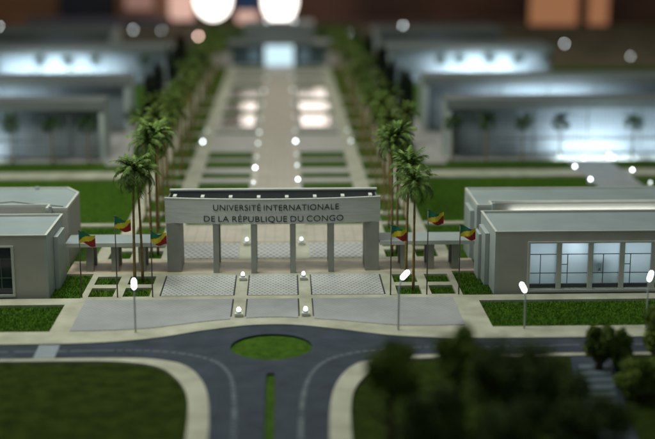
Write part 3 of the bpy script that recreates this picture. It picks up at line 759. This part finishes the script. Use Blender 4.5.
pl = empty('silhouette_plant', (3.06, -0.79, 0.0), 'dark leafy plant added to shade a silhouette into the second and third lit windows', 'plant')  # added indoors only to throw a leafy silhouette on the panes
build('stem', MB().tube([(0, 0, 0), (0.02, 0, 0.2)], [0.012, 0.008], 6), M['bark'], pl)
cpl = obj('crown', crowns_d[0] if False else crown_mesh(91, 16, M['frond_dark'], 1.1), pl, (0.02, 0, 0.2)); cpl.scale = (0.9, 0.3, 0.9)
# palms along the fronts of the blocks
fr = [(2.58, 6.10, 1, 'A'), (3.08, 6.08, 1, 'A'), (3.61, 6.06, 1, 'A'), (4.16, 6.04, 1, 'A'), (5.22, 6.0, 1, 'A'), (-3.83, 6.05, 1, 'A'), (-3.24, 6.03, 1, 'A'), (-2.72, 6.02, 1, 'A'), (-2.15, 6.9, 1, 'A')]
for i, (x, y, _, _) in enumerate(fr):
    s = 'right' if x > 0 else 'left'; k = sum(1 for q in fr if (q[0] > 0) == (x > 0) and abs(q[0]) < abs(x))
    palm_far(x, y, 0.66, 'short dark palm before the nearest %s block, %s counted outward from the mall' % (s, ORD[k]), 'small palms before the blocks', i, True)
fr2 = [3.55, 3.95, 4.62, 5.25, 5.9, -2.9, -3.95, -4.55, -5.15, -6.25, -6.75, -7.4]
for i, x in enumerate(fr2):
    s = 'right' if x > 0 else 'left'; k = sum(1 for q in fr2 if (q > 0) == (x > 0) and abs(q) < abs(x))
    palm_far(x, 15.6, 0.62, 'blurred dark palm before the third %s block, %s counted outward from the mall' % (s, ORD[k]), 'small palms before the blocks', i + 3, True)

# ================================================================== BROADLEAF TREES AND CYPRESSES
def leaf_cloud(seed, n, rx, rz, lobes, ls, mat, name='crown'):
    rr = random.Random(seed); mb = MB()
    L = []
    for _ in range(lobes):
        a = rr.uniform(0, 6.28); q = rr.uniform(0.2, 0.75); L.append((Vector((math.cos(a) * rx * q, math.sin(a) * rx * q, rr.uniform(-.55, .75) * rz)), rr.uniform(.32, .55)))
    for _ in range(n):
        c, lr = rr.choice(L)
        d = Vector((rr.gauss(0, 1), rr.gauss(0, 1), rr.gauss(0, 1))).normalized() * (rr.random() ** 0.45)
        p = c + Vector((d.x * rx * lr, d.y * rx * lr, d.z * rz * lr))
        u = Vector((rr.gauss(0, 1), rr.gauss(0, 1), rr.gauss(0, 1))).normalized(); w = u.orthogonal().normalized()
        s = ls * rr.uniform(.6, 1.4)
        mb.add([p - u * s, p + w * s * .5, p + u * s, p - w * s * .5], [(0, 1, 2, 3)])
    return mb.mesh(name, mat)
def broad_tree(x, y, h, rx, rz, label, seed, dark=False):
    t = empty('broadleaf_tree', (x, y, LZ), label, 'tree', 'trees in the foreground')
    rr = random.Random(seed)
    build('trunk', MB().tube([(0, 0, 0), (0.01, 0, h * .45), (0, 0.01, h)], [0.035, 0.026, 0.012], 8), M['bark'], t, smooth=True)
    for k in range(5):
        a = rr.uniform(0, 6.28); z0 = h * rr.uniform(.5, .8)
        build('limb', MB().tube([(0, 0, z0), (math.cos(a) * rx * .35, math.sin(a) * rx * .35, z0 + rz * .35), (math.cos(a) * rx * .7, math.sin(a) * rx * .7, z0 + rz * .5)], [0.015, 0.01, 0.004], 6), M['bark'], t)
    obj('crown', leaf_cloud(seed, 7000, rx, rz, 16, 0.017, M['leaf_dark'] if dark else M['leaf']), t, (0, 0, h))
broad_tree(0.72, -5.4, 0.86, 0.17, 0.18, 'blurred mid-green round tree nearest the roundabout at lower right', 1)
broad_tree(1.17, -5.0, 0.83, 0.14, 0.16, 'mid-green round tree between the leftmost tree and the large dark one', 10)
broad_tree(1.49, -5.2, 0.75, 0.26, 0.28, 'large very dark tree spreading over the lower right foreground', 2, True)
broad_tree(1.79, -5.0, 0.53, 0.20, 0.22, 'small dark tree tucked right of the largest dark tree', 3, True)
broad_tree(2.55, -3.0, 0.19, 0.13, 0.17, 'upright green bush-like tree below the right-hand road, left one of a pair', 4)
broad_tree(2.73, -2.98, 0.16, 0.09, 0.14, 'narrow green tree, right one of the pair below the right-hand road', 5)
broad_tree(3.04, -2.95, 0.27, 0.13, 0.21, 'green tree cut by the right border of the photo beside the road', 6)
broad_tree(2.72, -3.6, 0.17, 0.20, 0.15, 'low olive bush-like tree at the lower right border beside the service path', 7)
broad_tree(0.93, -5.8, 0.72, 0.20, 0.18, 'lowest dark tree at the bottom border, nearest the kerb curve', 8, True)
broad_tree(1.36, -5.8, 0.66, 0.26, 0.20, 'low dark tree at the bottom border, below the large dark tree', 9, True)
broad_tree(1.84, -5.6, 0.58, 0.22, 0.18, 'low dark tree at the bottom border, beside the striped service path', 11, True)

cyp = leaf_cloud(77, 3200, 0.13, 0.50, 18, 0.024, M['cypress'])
cyp_tr = recalc(MB().tube([(0, 0, 0), (0, 0, 0.5)], [0.02, 0.012], 6).mesh('trunk', M['bark']))
k = 0
for sx, side, ys in ((-1, 'left', (7.6, 9.4, 12.0, 15.0)), (1, 'right', (7.2, 8.1, 9.9, 12.2, 15.2))):
    for i, y in enumerate(ys):
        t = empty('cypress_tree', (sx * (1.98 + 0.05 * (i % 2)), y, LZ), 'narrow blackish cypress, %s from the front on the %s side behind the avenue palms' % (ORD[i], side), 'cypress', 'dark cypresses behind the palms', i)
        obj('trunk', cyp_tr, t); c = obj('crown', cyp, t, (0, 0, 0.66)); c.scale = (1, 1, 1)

# ================================================================== BACKDROP OF THE ROOM
struct(build('room_floor', MB().add([(-60, -20, -7), (60, -20, -7), (60, 60, -7), (-60, 60, -7)], [(0, 1, 2, 3)]), surf('dark_floor', (0.06, 0.035, 0.022), 0.5, 0.3, 0.5)))
struct(build('room_wall', MB().box(-40, 40, 40, 40.3, -7, 14), surf('brown_wall', (0.10, 0.045, 0.028), 0.7, 0.5, 0.35)))
def back_panel(nm, label, cat, x0, x1, z0, z1, m, y=34.4, d=0.25, bev=0.0):
    o = build(nm, MB().box(x0, x1, y, y + d, z0, z1), m, bevel=bev); tag(o, label, cat); return o
bright = emit('lit_window_glow', (1.0, 0.93, 0.86), 4.0)
high_glow = emit('high_window_glow', (1.0, 0.86, 0.78), 4.2)
pink = emit('faint_pink_glow', (1.0, 0.62, 0.5), 0.75)
warm = emit('warm_panel_glow', (0.85, 0.38, 0.18), 0.36)
back_panel('lamp_shade', 'dim pinkish lit shade against the left side of the dazzling window lamp', 'lamp shade', -4.0, -3.1, 0.1, 1.2, pink, bev=0.25)
back_panel('lamp_shade', 'dim pinkish lit shade low between the two dazzling window lamps', 'lamp shade', -1.6, -0.8, 0.0, 0.42, pink, bev=0.15)
for (x, z, rx, rz, lb) in ((-2.42, 0.86, 0.64, 0.74, 'dazzling white round window lamp at the back, left of the centre'), (-0.02, 0.80, 0.60, 0.80, 'dazzling white round window lamp at the back centre')):
    o = build('window_lamp', MB().ball((0, 0, 0), rx, 24, 16, rz / rx), bright, loc=(x, 34.5, z), smooth=True); tag(o, lb, 'lamp')
back_panel('ceiling_window', 'bright high window at the back whose light mirrors in the right-hand basins', 'window', 0.62, 1.75, 2.75, 4.2, high_glow, 36.0)
back_panel('ceiling_window', 'bright high window at the back whose light mirrors in the left-hand basins', 'window', -1.45, -0.72, 3.1, 4.1, high_glow, 36.0)
back_panel('orange_panel', 'broad warm orange lit panel at the upper right of the photo', 'panel', 9.3, 11.1, -0.75, 1.6, warm, 35.5, 0.3, 0.14)
back_panel('orange_panel', 'narrow warm orange lit panel at the upper right of the photo', 'panel', 11.5, 12.25, -0.6, 1.6, warm, 35.5, 0.3, 0.14)
back_panel('blue_panel', 'small deep blue panel between the two dazzling back windows', 'panel', -1.55, -0.85, 0.5, 1.6, surf('blue_board', (0.03, 0.10, 0.30), 0.5, 0.1), 34.2)
back_panel('wooden_cabinet', 'orange-brown wooden cabinet at the upper left of the photo', 'cabinet', -13.5, -8.2, -0.9, 2.0, surf('orange_wood', (0.32, 0.14, 0.06), 0.5, 0.2, 1), 36, 1.2)
back_panel('dark_crate', 'dark box standing in front of the wooden cabinet, upper left', 'box', -8.0, -6.2, -0.9, 1.2, surf('dark_box', (0.02, 0.02, 0.035), 0.5, 0.2, 1), 35, 1.2)
back_panel('wooden_cabinet', 'brown wooden cabinet just left of the dazzling back window', 'cabinet', -6.1, -4.0, -0.9, 2.0, surf('brown_wood', (0.30, 0.15, 0.09), 0.5, 0.2, 1), 36, 1.2)

back_panel('display_bench', 'lilac-grey low bench edge behind the board, left of the dazzling back window', 'bench', -9.0, -3.9, -0.4, 0.22, surf('lilac_board', (0.16, 0.14, 0.19), 0.5, 0.15, 1), 34.0, 0.3)
back_panel('display_bench', 'dark reddish low bench edge behind the board, right of the centre', 'bench', 1.4, 8.8, -0.4, 0.10, surf('red_brown_board', (0.16, 0.075, 0.06), 0.5, 0.2, 1), 34.0, 0.3)
back_panel('lamp_shade', 'faint pink lit shade at the top of the photo, left of the dazzling lamps', 'lamp shade', -5.6, -4.6, 0.45, 1.3, emit('dim_pink_glow', (0.9, 0.5, 0.4), 0.3), 34.6, 0.25, 0.2)
